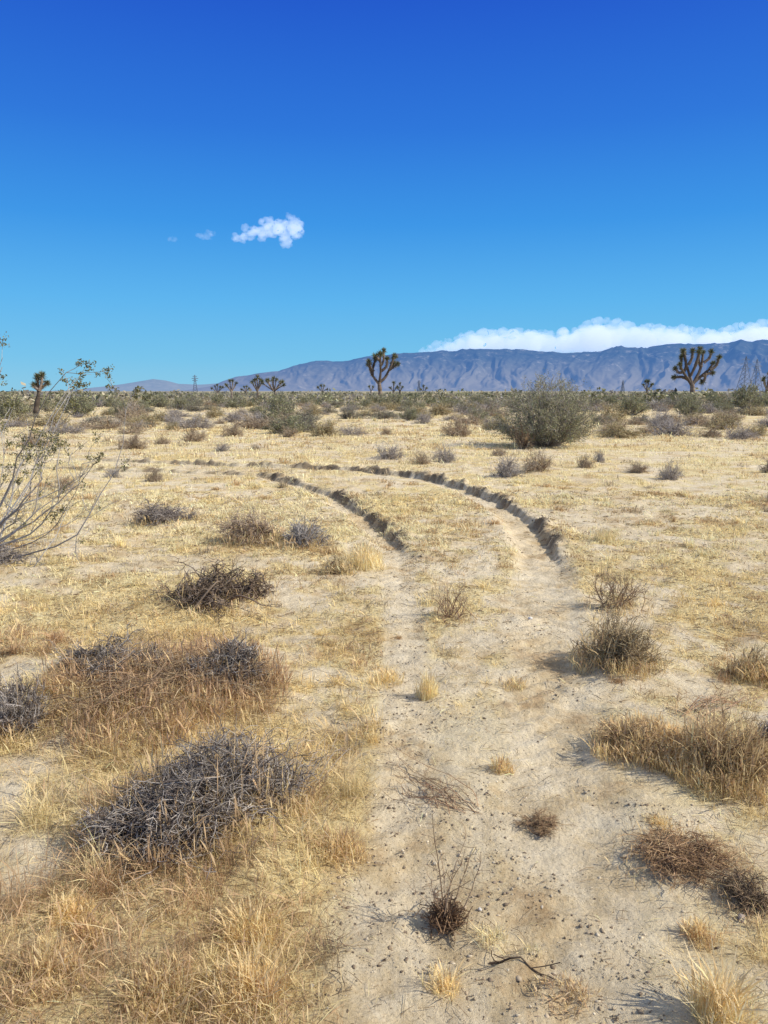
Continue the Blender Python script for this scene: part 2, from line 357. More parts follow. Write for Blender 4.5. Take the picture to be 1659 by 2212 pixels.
def near_shrub(bx,label,c1,c2,n=(40,300,1600),rad=.004,cat='shrub',name='dead_shrub',leaf=None,grass=None,chaos=.35,low=.05,bow=.12,group=None,cf=.6,extra=(),lump=.35,gr=1.5):
    x,y,z,R,H=box(*bx);R*=.95;H*=.92
    e=empty(name,(x,y,z),label,cat,group)
    o0,o1,P1,P2=shrub_geo(R,H,n[0],n[1],n[2],rad,c1,c2,chaos=chaos,low=low,bow=bow,lump=lump)
    for ex,ey,es,eh in extra:
        q0,q1,_,_=shrub_geo(R*es,H*eh,int(n[0]*es),int(n[1]*es),int(n[2]*es),rad,c1,c2,chaos=chaos*1.2,low=low,bow=bow,lump=.5)
        off=np.array([ex*R,ey*R,float(ground(np.array([x+ex*R]),np.array([y+ey*R]))[0])-z])
        o0+=[(a+off,b,c) for a,b,c in q0];o1+=[(a+off,b,c) for a,b,c in q1]
    build('branches',o0,M_twig,e);build('twigs',o1,M_twig,e)
    if leaf:
        m,sz,cols=leaf;i=rng.integers(0,len(P2),m);k=rng.integers(1,4,m)
        build('leaves',[leafq(P2[i,k]+rng.normal(0,sz*.4,(m,3)),sz*rng.uniform(.6,1.3,m),pick(cols,m))],M_leaf,e)
    if grass:
        m,hg,cols,wd=grass
        a=rng.uniform(0,2*PI,m);rr=R*np.sqrt(rng.uniform(.02,gr,m))
        gx=np.cos(a)*rr;gy=np.sin(a)*rr
        keep=rng.uniform(0,1,m)<sm(.3,.6,fbm((gx+x)*7,(gy+y)*7,2,201))+.15
        gx,gy,rr=gx[keep],gy[keep],rr[keep];m=len(gx)
        bz=ground(gx+x,gy+y)-z
        cap=H*np.sqrt(np.clip(1-(rr/R)**2,0,1))*1.05
        hh=np.maximum(hg*rng.uniform(.3,1.15,m),cap*rng.uniform(.6,1.2,m)*(rng.uniform(0,1,m)<cf))
        build('grass_stalks',[blades(gx,gy,hh,np.full(m,wd),.75,pick(cols,m,.18),rng.uniform(0,1,m)<.5,bz)],M_grass,e)
    return e
BG=[GOLD,STRAW,RUST,(.6,.44,.24)]
near_shrub((225,650,1570,1860),'large dark grey dead shrub in the left foreground on a low sand mound',DARK,DARK,(100,760,3900),.0038,grass=(2600,.12,[GOLD,RUST,(.5,.34,.18),(.6,.44,.24)],.0021),low=.0,chaos=.5,bow=.16,cf=.45,extra=((-.55,-.5,.6,.6),(.6,.15,.5,.65),(-.1,-.65,.5,.55)),lump=.7)
near_shrub((110,340,1372,1500),'grey twig mound buried in brown brome grass, left one of the pair',DARK,DARK,(50,420,2300),.0045,grass=(1500,.13,[RUST,(.52,.35,.19),GOLD],.0028),low=0,chaos=.5,cf=.4,extra=((.9,.1,.5,.8),),lump=.5)
near_shrub((405,595,1370,1510),'grey twig mound with tangled bare stems, right one of the pair',DARK,DARK,(45,400,2300),.0045,grass=(800,.13,[RUST,(.52,.35,.19),GOLD],.0028),low=0,chaos=.5,cf=.3,extra=((-.8,-.2,.5,.7),),lump=.5)
near_shrub((70,620,1425,1595),'broad patch of reddish brown brome grass stalks in front of the grey twig mounds',BROWN,BROWN,(60,450,1900),.0025,cat='dry grass clump',name='brome_clump',grass=(7000,.14,[RUST,(.46,.29,.15),GOLD,(.4,.24,.13),(.28,.17,.1)],.0025),low=0,chaos=.5,cf=.3,gr=1.1)
near_shrub((-60,105,1450,1610),'upright grey dead shrub cut by the left edge of the photo',GREY,DARK,(50,380,2000),.004,grass=(500,.13,BG,.003),low=.3,cf=.3)
near_shrub((325,580,1205,1330),'dark brown sprawling dead shrub with crooked stems, middle left',[(.18,.125,.09),(.25,.185,.13)],[(.21,.15,.1),(.29,.225,.17),(.14,.1,.07)],(50,260,1000),.0065,grass=(500,.11,BG,.004),low=0,chaos=.5,bow=.24,cf=.3,lump=.7,extra=((.7,.2,.5,.7),))
near_shrub((470,605,1100,1185),'reddish brown rounded shrub touching a grey one, left of the ruts',BROWN,[(.42,.31,.22),(.33,.23,.15),(.48,.38,.28)],(45,340,1800),.006,grass=(400,.14,BG,.005),low=0,cf=.3)
near_shrub((600,720,1110,1192),'ash grey rounded shrub touching a brown one, left of the ruts',GREY,[(.40,.36,.32),(.32,.28,.25),(.47,.42,.37)],(45,340,1800),.006,grass=(350,.13,BG,.005),low=0,cf=.2)
near_shrub((275,430,1074,1138),'low dark grey twig heap alone on the left flat',DARK,[(.24,.2,.17),(.17,.14,.12),(.32,.27,.23)],(40,320,1500),.007,grass=(300,.11,BG,.006),low=0,chaos=.45,cf=.2,lump=.5)
near_shrub((1250,1425,1310,1475),'bushy straw tan shrub on the right edge of the track',[(.24,.17,.11),(.30,.22,.14)],[(.40,.30,.18),(.30,.22,.13),(.52,.41,.24)],(55,440,2200),.0038,name='desert_shrub',leaf=(900,.011,[(.52,.42,.22),(.60,.50,.28),(.40,.31,.16)]),grass=(1200,.12,[STRAW,GOLD,RUST],.0026),low=.1,cf=.3,lump=.5)
near_shrub((1290,1480,1550,1665),'brown dry shrub with rusty stems right of the track, nearer the ruts',BROWN,[(.42,.28,.15),(.52,.38,.2),(.30,.19,.1)],(50,300,1500),.0026,grass=(2800,.08,[GOLD,GOLD,STRAW,RUST],.0022),low=0,cf=.35,chaos=.5)
near_shrub((1450,1710,1525,1725),'wide rusty brown shrub mixed with straw at the right edge',BROWN,[(.42,.28,.15),(.52,.38,.2),(.30,.19,.1)],(70,440,2200),.0026,grass=(4400,.09,[GOLD,GOLD,STRAW,RUST],.0022),low=0,cf=.35,chaos=.5)
near_shrub((1590,1700,1385,1480),'tall golden brown shrub behind the wide rusty one at the right edge',BROWN,TAN,(40,260,1100),.0035,grass=(1100,.12,[GOLD,STRAW,RUST],.0028),low=.1,cf=.4)
near_shrub((1340,1600,1845,1925,),'flat reddish brown dried plant spreading on sand, lower right',[(.24,.14,.08)],[(.36,.22,.11),(.46,.31,.17),(.24,.145,.08)],(60,400,2200),.0022,name='dried_plant',cat='dried plant',grass=(500,.05,BG,.0018),low=0,chaos=.6,cf=.2)
near_shrub((1545,1700,1890,1990),'dark matted dried plant in the lower right corner beside the flat brown one',[(.16,.11,.075)],[(.26,.18,.11),(.34,.24,.14),(.16,.11,.07)],(40,300,1500),.0022,name='dried_plant',cat='dried plant',low=0,chaos=.6,grass=(250,.05,BG,.0018),cf=.2)
near_shrub((1112,1222,1758,1805),'small brown tuft alone in the bare sand of the right rut',[(.26,.16,.09)],[(.42,.29,.16),(.33,.21,.12)],(30,180,900),.002,name='dried_plant',cat='dried plant',low=0,chaos=.5)
near_shrub((-70,62,1175,1222),'low grey twig heap under the creosote bush at the left edge',DARK,GREY,(30,250,1200),.006,low=0,chaos=.5)
near_shrub((1630,1690,1555,1640),'grey twiggy dead shrub cut by the right edge of the photo',GREY,GREY,(25,200,900),.004,low=.2)
near_shrub((1265,1400,1222,1330),'thin reddish bare stems fanning up behind the straw tan shrub',BROWN,BROWN,(30,150,400),.003,low=.25,chaos=.3,grass=(300,.07,BG,.003),cf=.1)
near_shrub((920,1040,1240,1352),'thin leafless brown weed between the two ruts',[(.30,.18,.11)],[(.36,.23,.14),(.44,.32,.21)],(20,90,260),.0025,name='dry_weed',cat='weed',low=.25,chaos=.3,grass=(200,.05,BG,.003),cf=0)
near_shrub((690,765,1188,1245),'small straw shrub with brown stems beside the left rut',BROWN,TAN,(20,120,500),.005,grass=(300,.1,[STRAW,GOLD],.0045),low=.1,cf=.3)
# thin weed with dark crumpled base in the track
def weed():
    g=G(965,1985);z=float(ground(g[:1],g[1:])[0]);e=empty('dry_weed',(g[0],g[1],z),'tall thin leafless weed with dark crumpled base, centre foreground','weed')
    tips=[(940,1790),(1052,1850),(1030,1835),(985,1850),(1010,1905),(925,1880),(890,1915),(1000,1800),(960,1860)]
    B=np.array([V(a,b,g[1]+rng.uniform(-.05,.05)) for a,b in tips])-np.array([g[0],g[1],z]);A=rng.normal(0,.008,(len(B),3));A[:,2]=0
    P=strand(A,B,8,.08,.02);ch=[tubes(P,.0019*np.linspace(1.2,.5,8)[None]*np.ones((len(B),1)),pick([(.30,.2,.12),(.38,.27,.17)],len(B)),4)]
    m=46;i=rng.integers(0,len(B),m);k=rng.integers(3,8,m);O=P[i,k]
    Q=strand(O,O+nrm(rng.normal(size=(m,3))+np.array([0,0,1.2]))*rng.uniform(.02,.06,(m,1)),4)
    ch.append(tubes(Q,np.full((m,4),.0009),pick([(.34,.23,.14)],m)));build('stems',ch,M_twig,e)
    m=520;A=rng.normal(0,.018,(m,3));A[:,2]=0;B=dome_pts(m,.06,.055,0,.3,1.3)
    build('crumpled_leaves',[ribbons(strand(A,B,4,.35,.12),np.full((m,4),.0028),pick([(.2,.12,.07),(.32,.2,.11),(.14,.09,.055)],m))],M_leaf,e)
weed()
def fallen(pts,label,cols,n,rad,lift=.03):
    g=G(*pts[0]);z=float(ground(g[:1],g[1:])[0])
    A=[];B=[]
    for i in range(n):
        a=G(*pts[0])+rng.normal(0,.04,2);b=G(*pts[1])+rng.normal(0,.08,2);f=rng.uniform(.4,1)
        b=a+(b-a)*f
        A.append([a[0],a[1],0]);B.append([b[0],b[1],0])
    P=strand(np.array(A),np.array(B),8,.12,.02)
    P[...,2]=ground(P[...,0].ravel(),P[...,1].ravel()).reshape(n,8)+.004+lift*np.abs(np.sin(np.linspace(0,PI*1.5,8)))[None]*rng.uniform(.2,1,(n,1))
    i=rng.integers(0,n,n*4);k=rng.integers(1,7,n*4);O=P[i,k];d=rng.normal(size=(n*4,3));d[:,2]=np.abs(d[:,2])*.3
    Q=strand(O,O+nrm(d)*rng.uniform(.03,.09,(n*4,1)),4)
    off=np.array([g[0],g[1],z])
    tag(build('fallen_twigs',[tubes(P-off,rad*np.linspace(1.1,.5,8)[None]*np.ones((n,1)),pick(cols,n)),tubes(Q-off,np.full((n*4,4),rad*.5),pick(cols,n*4))],M_twig,None,off),label,'twigs')
fallen([(1000,1755),(820,1660)],'reddish brown twigs lying across the left rut',[(.32,.19,.11),(.4,.27,.16)],14,.0018)
fallen([(640,1720),(740,1600)],'long pale bare stems arching beside the large dark shrub',[(.46,.38,.28),(.4,.33,.26)],9,.0018,.12)
fallen([(1500,1560),(1640,1500)],'thin rusty twigs spread over straw at the right edge',[(.36,.22,.13),(.44,.3,.18)],16,.0022,.08)
fallen([(1080,2075),(1150,2105)],'short dark stick lying on sand near the bottom of the photo',[(.13,.09,.06)],1,.0035,.004)
fallen([(700,2050),(790,2085)],'small dark curled twigs on the sand left of the track, bottom',[(.2,.14,.09)],6,.0016,.02)
def tuft(bx,label,n,cols,wd=.002,lean=.6,heads=.3):
    x,y,z,R,H=box(*bx)
    n=int(n*1.25);a=rng.uniform(0,2*PI,n);rr=R*.9*rng.uniform(0,1,n)**.65
    rr=rr*(.65+.7*vn(a*1.2,a*0+len(label),7))
    hh=H*.85*rng.uniform(.25,1.1,n)*(1-.45*np.clip(rr/R,0,1.3));gx=np.cos(a)*rr;gy=np.sin(a)*rr
    tag(build('grass_tuft',[blades(gx,gy,hh,np.full(n,wd*.85),lean,pick(cols,n,.16),rng.uniform(0,1,n)<heads,ground(gx+x,gy+y)-z)],M_grass,None,(x,y,z)),label,'grass tuft')
tuft((898,948,1425,1512),'upright bright straw grass tuft standing in the left rut',280,[STRAW,PALE],.0026,.45)
tuft((1058,1112,1618,1675),'rusty gold grass tuft between the ruts near the middle of the track',300,[GOLD,RUST,STRAW],.0022,.9)
tuft((1018,1105,1970,2052),'pale spreading grass tuft right of the thin tall weed',200,[STRAW,PALE],.0016,1.3)
tuft((1120,1172,2020,2072),'tiny pale grass tuft at the foot of the track, right of the spreading one',100,[STRAW,PALE],.0016,.8)
tuft((1160,1305,2110,2185),'low rusty grass tuft at the bottom of the photo in the right rut',420,[GOLD,RUST,GREYB],.0018,1.4)
tuft((1500,1630,2040,2260),'tall golden grass tuft in the bottom right corner',700,[STRAW,GOLD,PALE],.002,.8,.4)
tuft((915,1000,2070,2150),'golden grass tuft at the bottom between the ruts',230,[STRAW,GOLD],.0018,1.)
tuft((1470,1560,1970,2050),'brown gold grass tuft below the flat dried plant, lower right',360,[GOLD,RUST,STRAW],.0019,1.)
tuft((460,610,1940,2060),'dense golden grass tuft below the large dark shrub',800,[STRAW,GOLD],.002,1.)
tuft((680,800,1765,1880),'golden grass tuft on the sand between dark shrub and track',600,[STRAW,GOLD,RUST],.002,1.1)
tuft((1390,1460,1755,1810),'small golden tuft above the flat dried plant, lower right',220,[STRAW,GOLD],.002,1.)
tuft((800,870,1420,1480),'straw tuft on the left lip of the left rut',260,[STRAW,GOLD],.0026,1.)
tuft((1080,1140,1445,1490),'small straw tuft beside the dark clods between the ruts',220,[STRAW,GOLD,GREYB],.0026,1.)
tuft((1275,1345,1125,1175),'pale gold grass tuft right of the rut where it bends',320,[STRAW,PALE],.004,.7)
tuft((735,835,1145,1230),'tall pale straw grass tuft on the inner side of the left rut bend',900,[STRAW,PALE],.0036,.8)
tuft((90,200,1910,2010),'loose golden tuft on the sand, lower left',400,[STRAW,GOLD],.002,1.)
tuft((140,230,1970,2050),'rusty tuft beside the pale stone, lower left',350,[RUST,GOLD],.002,1.1)
tuft((-10,190,2030,2170),'thick golden grass tuft in the bottom left corner',1100,[STRAW,GOLD,RUST],.0018,1.,.4)
tuft((240,430,2080,2210),'thick rusty gold grass tuft at the bottom, right of the corner one',1100,[GOLD,RUST,STRAW],.0018,1.,.4)
tuft((430,640,2040,2210),'broad straw grass tuft at the bottom edge, left of the bare sand',1100,[GOLD,STRAW],.0018,1.,.4)
for u,v,s,c,lb in ((1037,1962,.011,(.60,.54,.46),'whitish stone beside the tall thin weed on the track'),(170,2075,.013,(.64,.56,.48),'small pale stone in golden grass, lower left'),(1145,1340,.016,(.64,.58,.5),'small white stone lying in the right rut'),(1600,1990,.018,(.24,.2,.18),'dark stone in the lower right corner by the matted plant')):
    g=G(u,v);t=clods(g[:1],g[1:],np.array([s]),np.array([c]),.3);off=np.array([g[0],g[1],float(ground(g[:1],g[1:])[0])])
    tag(build('stone',[(t[0]-off,t[1],t[2])],M_clod,None,off),lb,'stone')
# ---- creosote form
def creo_geo(R,H,n0,n1,n2,nl,rad,lsz,cols,tw=[(.28,.235,.19),(.36,.32,.27)],vary=(.62,.95)):
    a=rng.uniform(0,2*PI,n0);el=np.radians(90-85*rng.uniform(0,1,n0)**.7)
    s=rng.uniform(vary[0],vary[1],n0)
    B=np.stack([R*np.cos(a)*np.cos(el)*s,R*np.sin(a)*np.cos(el)*s,H*(.24+.60*np.sin(el))*s/.85],1)
    A=B*np.array([.14,.14,0]);P0=strand(A,B,7,.05,.012,(0,0,-.05))
    i=rng.integers(0,n0,n1);k=rng.integers(2,7,n1);O=P0[i,k];e=nrm(nrm(O)*np.array([1.15,1.15,.8])+rng.normal(size=(n1,3))*.5)
    P1=strand(O,O+e*np.array([R,R,H])*.26*rng.uniform(.4,1,(n1,1)),5,.08,.03)
    i=rng.integers(0,n1,n2);k=rng.integers(1,5,n2);O=P1[i,k];e=nrm(nrm(O)+rng.normal(size=(n2,3))*.7)
    P2=strand(O,O+e*R*.11*rng.uniform(.4,1,(n2,1)),3,.08,.03)
    br=[tubes(P0,rad*np.linspace(1.5,.6,7)[None]*np.ones((n0,1)),pick(tw,n0),4)]
    t=[tubes(P1,rad*.5*np.ones((n1,5)),pick(tw,n1)),tubes(P2,rad*.3*np.ones((n2,3)),pick(tw,n2))]
    i=rng.integers(0,n2,nl);k=rng.integers(1,3,nl);c=P2[i,k]+rng.normal(0,lsz*.9,(nl,3))
    rel=np.linalg.norm(c/np.array([R,R,H]),axis=1);c=c[(rel>.48)&(c[:,2]>.10*H)];nl=len(c)
    lv=[leafq(c,lsz*rng.uniform(.6,1.4,nl),pick(cols,nl,.25))]
    return br,t,lv
OLIVE=[(.28,.29,.15),(.37,.36,.20),(.22,.22,.11),(.45,.41,.25)]
x,y,z,R,H=box(1080,1292,828,968,.5)
e=empty('creosote_bush',(x,y,z),'large rounded green creosote bush standing alone right of the bend','bush')
br,t,lv=creo_geo(R*1.14,H,150,1500,7000,34000,.009,.035,OLIVE,vary=(.74,.97))
build('branches',br,M_twig,e);build('twigs',t,M_twig,e);build('leaves',lv,M_leaf,e)
near_shrub((1100,1160,915,972),'reddish brown dead shrub against the left side of the large green bush',BROWN,BROWN,(20,100,500),.012)
# left creosote, its base just outside the frame
g=G(-60,1195);z=float(ground(g[:1],g[1:])[0])
e=empty('creosote_bush',(g[0],g[1],z),'sparse grey stemmed creosote bush reaching in from the left edge','bush')
def left_creo():
    n0=34;az=rng.uniform(1.2,2*PI-1.2,n0);el=np.radians(rng.uniform(40,80,n0));L=rng.uniform(1.3,2.0,n0)
    m=16;az[:m]=rng.uniform(-.7,.7,m);el[:m]=np.radians(np.linspace(20,66,m));L[:m]=np.linspace(1.45,1.95,m)*rng.uniform(.72,1.04,m)
    el[12:16]=np.radians([46,54,64,78]);az[12:16]=[.1,-.2,.2,.1];L[12:16]=[2.1,2.0,2.0,2.1]
    B=np.stack([np.cos(az)*np.cos(el)*L*1.05,np.sin(az)*np.cos(el)*L*.92,np.sin(el)*L*.93+.15],1)
    A=B*np.array([.05,.05,0]);P0=strand(A,B,11,.09,.028,(.03,0,-.08))
    tw=[(.38,.35,.32),(.29,.26,.235),(.45,.42,.385)]
    n1=190;i=rng.integers(0,n0,n1);k=rng.integers(3,11,n1);O=P0[i,k];D=nrm(P0[i,k]-P0[i,k-1]);e1=nrm(D+rng.normal(size=(n1,3))*.5+np.array([0,0,.2]))
    P1=strand(O,O+e1*rng.uniform(.12,.42,(n1,1)),6,.1,.03)
    n2=850;i=rng.integers(0,n1,n2);k=rng.integers(2,6,n2);O=P1[i,k];D=nrm(P1[i,k]-P1[i,k-1]);e2=nrm(D+rng.normal(size=(n2,3))*.6)
    P2=strand(O,O+e2*rng.uniform(.04,.13,(n2,1)),4,.08,.03)
    build('branches',[tubes(P0,.0065*np.linspace(1.6,.4,11)[None]*rng.uniform(.7,1.3,(n0,1)),pick(tw,n0),5)],M_twig,e)
    build('twigs',[tubes(P1,.0032*np.linspace(1.1,.6,6)[None]*np.ones((n1,1)),pick(tw,n1)),tubes(P2,np.full((n2,4),.0018),pick(tw,n2))],M_twig,e)
    sel=np.where(rng.uniform(0,1,n2)<np.clip((P2[:,3,2]-.5)/1.1,.06,.75))[0]
    i=np.repeat(sel,24);m=len(i);c=P2[i,rng.integers(1,4,m)]+rng.normal(0,.015,(m,3))
    build('leaves',[leafq(c,.024*rng.uniform(.6,1.3,m),pick([(.17,.165,.065),(.24,.22,.09),(.12,.12,.05),(.30,.26,.12)],m))],M_leaf,e)
left_creo()
protos={}
def mkproto(kind):
    if kind=='grey':
        a,b,_,_=shrub_geo(1,1,40,320,1300,.014,GREY,[(.39,.34,.30),(.31,.265,.23),(.46,.41,.365)],low=0);return a+b,M_twig
    if kind=='brown':
        a,b,_,_=shrub_geo(1,1,40,320,1300,.014,BROWN,[(.42,.32,.225),(.34,.25,.16),(.5,.41,.29)],low=0);return a+b,M_twig
    if kind=='tan':
        a,b,_,P2=shrub_geo(1,1,40,300,1000,.012,BROWN,TAN,low=0);m=1800;i=rng.integers(0,1000,m)
        return a+b+[leafq(P2[i,rng.integers(1,4,m)],.07*rng.uniform(.6,1.2,m),pick([(.5,.44,.24),(.58,.5,.3),(.4,.35,.18)],m))],M_leaf
    if kind=='sage':
        a,b,_,P2=shrub_geo(1,1,40,300,1000,.012,GREY,GREY,low=0);m=2400;i=rng.integers(0,1000,m)
        return a+b+[leafq(P2[i,rng.integers(1,4,m)],.07*rng.uniform(.6,1.2,m),pick([(.32,.31,.2),(.38,.36,.24),(.26,.25,.14)],m))],M_leaf
    if kind=='creo':
        b,t,l=creo_geo(1,1,40,300,1500,4600,.013,.055,OLIVE);return b+t+l,M_leaf
def place(kind,x,y,z,R,H,label,group=None):
    j=int(rng.integers(0,3));key=(kind,j)
    nm={'grey':'dead_shrub','brown':'dead_shrub','tan':'desert_shrub','sage':'desert_shrub','creo':'creosote_bush'}[kind]
    if key not in protos:
        cks,m=mkproto(kind);o=build(nm,cks,m);protos[key]=o
    else:
        o=protos[key].copy();C.objects.link(o)
        if 'group' in o:del o['group']
    o.location=(x,y,z-.02);o.scale=(R,R,H);o.rotation_euler.z=rng.uniform(0,6.28)
    tag(o,label,'bush' if kind=='creo' else 'shrub',group);return o
MID=[((565,655,853,922),'creo','pale airy creosote bush left of centre beyond the bend'),
((806,880,949,993),'grey','rounded grey shrub below the tallest Joshua tree, beyond the far rut'),
((888,940,968,1005),'brown','brown shrub close behind the far rut, left one of two touching'),
((935,988,956,1000),'grey','greyish brown shrub close behind the far rut, right one of two touching'),
((1060,1140,975,1033),'grey','grey shrub in front of the large green bush, nearer the rut'),
((1128,1205,963,1020),'brown','brown shrub at the foot of the large green bush'),
((1240,1282,975,1012),'brown','small brown shrub right of the large green bush, left one of a close pair'),
((1278,1312,968,998),'grey','small grey shrub right of the large green bush, right one of a close pair'),
((1350,1414,987,1023),'brown','low brown shrub alone on the right flat'),
((1422,1475,989,1037),'grey','dark grey upright shrub on the right flat beside the low brown one'),
((1565,1645,912,946),'grey','wide dark grey shrub toward the right edge, middle distance'),
((1510,1568,915,942),'brown','pale brown shrub left of the wide dark grey one toward the right edge'),
((1400,1468,882,926),'grey','grey shrub below the spreading Joshua tree on the right'),
((1285,1375,888,936),'brown','brown shrub right behind the large green bush'),
((1292,1360,862,905),'tan','yellow green shrub right behind the large green bush'),
((950,1032,888,942),'brown','wide brown shrub left of the large green bush'),
((985,1042,868,898),'sage','dull green shrub behind the wide brown one, left of the large bush'),
((1040,1082,893,926),'grey','small grey shrub just left of the large green bush'),
((1060,1100,960,986),'brown','small dark shrub in the shade left of the large green bush'),
((1325,1405,848,900),'creo','dark green creosote bush right behind the large one'),
((1572,1665,826,886),'creo','dark green creosote bush at the right edge under the pylons'),
((385,448,913,954),'brown','brown rounded shrub on the left flat, middle distance'),
((478,530,903,944),'brown','brown shrub left of the pale airy creosote bush'),
((463,501,948,976),'grey','small blue grey shrub on bare ground at left centre'),
((250,322,925,970),'brown','reddish brown shrub right of the leaning left creosote'),
((308,357,1003,1041),'brown','small brown shrub with straw around it, on the left flat'),
((222,262,1000,1032),'grey','small grey shrub near the tips of the left creosote branches'),
((350,397,872,906),'grey','purplish grey shrub at left in the middle distance'),
((395,440,868,893),'sage','dull green shrub right of the purplish grey one at left'),
((600,652,912,944),'brown','low brown shrub under the pale airy creosote bush'),
((690,727,903,936),'grey','small upright grey shrub at centre left of the tallest Joshua tree'),
((725,795,876,906),'sage','wide dull green shrub below the tallest Joshua tree, left side'),
((893,936,884,919),'grey','grey shrub right of the tallest Joshua tree base'),
((820,852,919,937),'brown','tiny low brown shrub below the tallest Joshua tree'),
((232,285,862,902),'creo','dark green bush behind the tips of the left creosote'),
((120,210,842,900),'creo','dark green creosote bush behind the left creosote branches, near the leaning Joshua tree'),
((-20,60,840,905),'creo','dark green creosote bush at the left edge on the horizon'),
((1640,1690,983,1022),'brown','brown shrub cut by the right edge on the flat'),
((535,565,955,972),'brown','tiny dark shrub on bare ground left of centre'),
((440,478,872,903),'tan','pale tan shrub between grey shrubs at left centre'),
((1160,1200,850,880),'sage','dull shrub showing behind the crown of the large green bush'),
((655,700,868,900),'tan','pale tan shrub right of the airy creosote bush'),
((1470,1530,852,882),'sage','dull green shrub at the foot of the spreading Joshua tree'),
((1605,1660,868,900),'tan','yellowish shrub below the dark creosote bush at the right edge'),
((505,540,878,900),'grey','small grey shrub behind the brown one left of the airy creosote'),
((850,890,870,893),'sage','dull green shrub at the foot of the tallest Joshua tree'),
((40,110,925,965),'brown','brown shrub seen through the left creosote branches'),
((100,170,1020,1060),'brown','low brown shrub under the left creosote branches'),
((330,372,935,958),'brown','small low brown shrub left of the brown rounded one'),
]
for b,k,lb in MID:
    x,y,z,R,H=box(*b,.5);place(k,x,y,z,R,H*.95,lb)
GL={'grey':('small ash grey shrub in the scattered scrub before the Joshua tree line','ash grey shrubs of the middle distance'),
'brown':('small brown shrub in the scattered scrub before the Joshua tree line','brown shrubs of the middle distance'),
'tan':('small pale tan shrub in the scattered scrub before the Joshua tree line','pale tan shrubs of the middle distance'),
'sage':('small dull green shrub in the scattered scrub before the Joshua tree line','dull green shrubs of the middle distance'),
'creo':('small dark creosote bush in the scattered scrub before the Joshua tree line','dark creosote bushes of the middle distance')}
taken=[(box(*b,.5)[0],box(*b,.5)[1]) for b,_,_ in MID]
cnt=0
while cnt<290:
    y=27+62*rng.uniform(0,1)**.85;x=rng.uniform(-.53,.53)*y
    if min((x-a)**2+(y-b)**2 for a,b in taken)<1.2: continue
    k=rng.choice(['grey','brown','tan','sage','creo'],p=[.27,.26,.2,.19,.08] if y<60 else [.18,.14,.16,.28,.24])
    R=rng.uniform(.35,1.05)*(1.2 if y>60 else 1);H=R*rng.uniform(.5,.95)
    if k=='creo':H=min(H*1.45,1.75)
    z=float(ground(np.array([x]),np.array([y]))[0]);place(k,x,y,z,R,H,*GL[k]);taken.append((x,y));cnt+=1
# far scrub as one mass
n=4200;yy=78*(620/78)**(rng.uniform(0,1,n)**1.15);xx=rng.uniform(-.62,.62,n)*yy+rng.normal(0,3,n)
big=sm(.45,.68,fbm(xx/16,yy/26,3,300))
R=rng.uniform(.45,1.3,n)*(1+.7*big);H=R*rng.uniform(.5,1.1,n);H=np.minimum(H,1.5+1.1*big*rng.uniform(0,1,n));q=34
i=np.repeat(np.arange(n),q);p=dome_pts(n*q,1,1,.0,.45,1.05)
cen=np.stack([xx[i]+p[:,0]*R[i],yy[i]+p[:,1]*R[i],ground(xx,yy)[i]+p[:,2]*H[i]],1)
base=pick([(.23,.225,.12),(.30,.275,.16),(.36,.31,.21),(.18,.18,.10),(.42,.36,.24),(.30,.27,.235)],n)
hz=sm(120,600,yy)[:,None];base=base*(1-.5*hz)+np.array([.19,.22,.22])*.5*hz  # distance haze mixed into the scrub colour
tag(build('distant_scrub',[leafq(cen,(R[i]*rng.uniform(.22,.42,n*q)),np.clip(base[i]*(1+rng.normal(0,.25,(n*q,1))),.01,.8))],M_leaf),'dense dark scrub belt along the horizon','scrub',kind='stuff')
# ------------------------------------------------------------ Joshua trees
JG=[(.15,.16,.08),(.21,.21,.11),(.10,.11,.055),(.28,.26,.15)];JB=[(.19,.145,.11),(.25,.19,.145),(.13,.1,.075)]
def rosette(c,ax,rr,n=110,wd=.09):
    d=nrm(rng.normal(size=(n,3))+ax*.75);A=np.repeat(c[None],n,0);B=A+d*rr*rng.uniform(.7,1.1,(n,1))
    P=strand(A,B,3,.04,.01);return ribbons(P,rr*wd*np.array([1.2,1.,.15])[None]*np.ones((n,1)),pick(JG,n,.22))
def skirt(P,rr,n):
    K=len(P);t=rng.uniform(K*.45,K-1.01,n);i=t.astype(int);f=(t-i)[:,None];A=P[i]*(1-f)+P[i+1]*f
    T=nrm(P[i+1]-P[i]);d=nrm(rng.normal(size=(n,3))-T*.5);B=A+d*rr*.62*rng.uniform(.7,1.1,(n,1))
    return ribbons(strand(A,B,3,.05,.01),rr*.09*np.array([1.2,1.,.2])[None]*np.ones((n,1)),pick([(.26,.21,.13),(.19,.16,.1),(.33,.27,.18)],n,.2))
def smoothline(p,m=5):return catmull([np.array(q,float) for q in p],m)
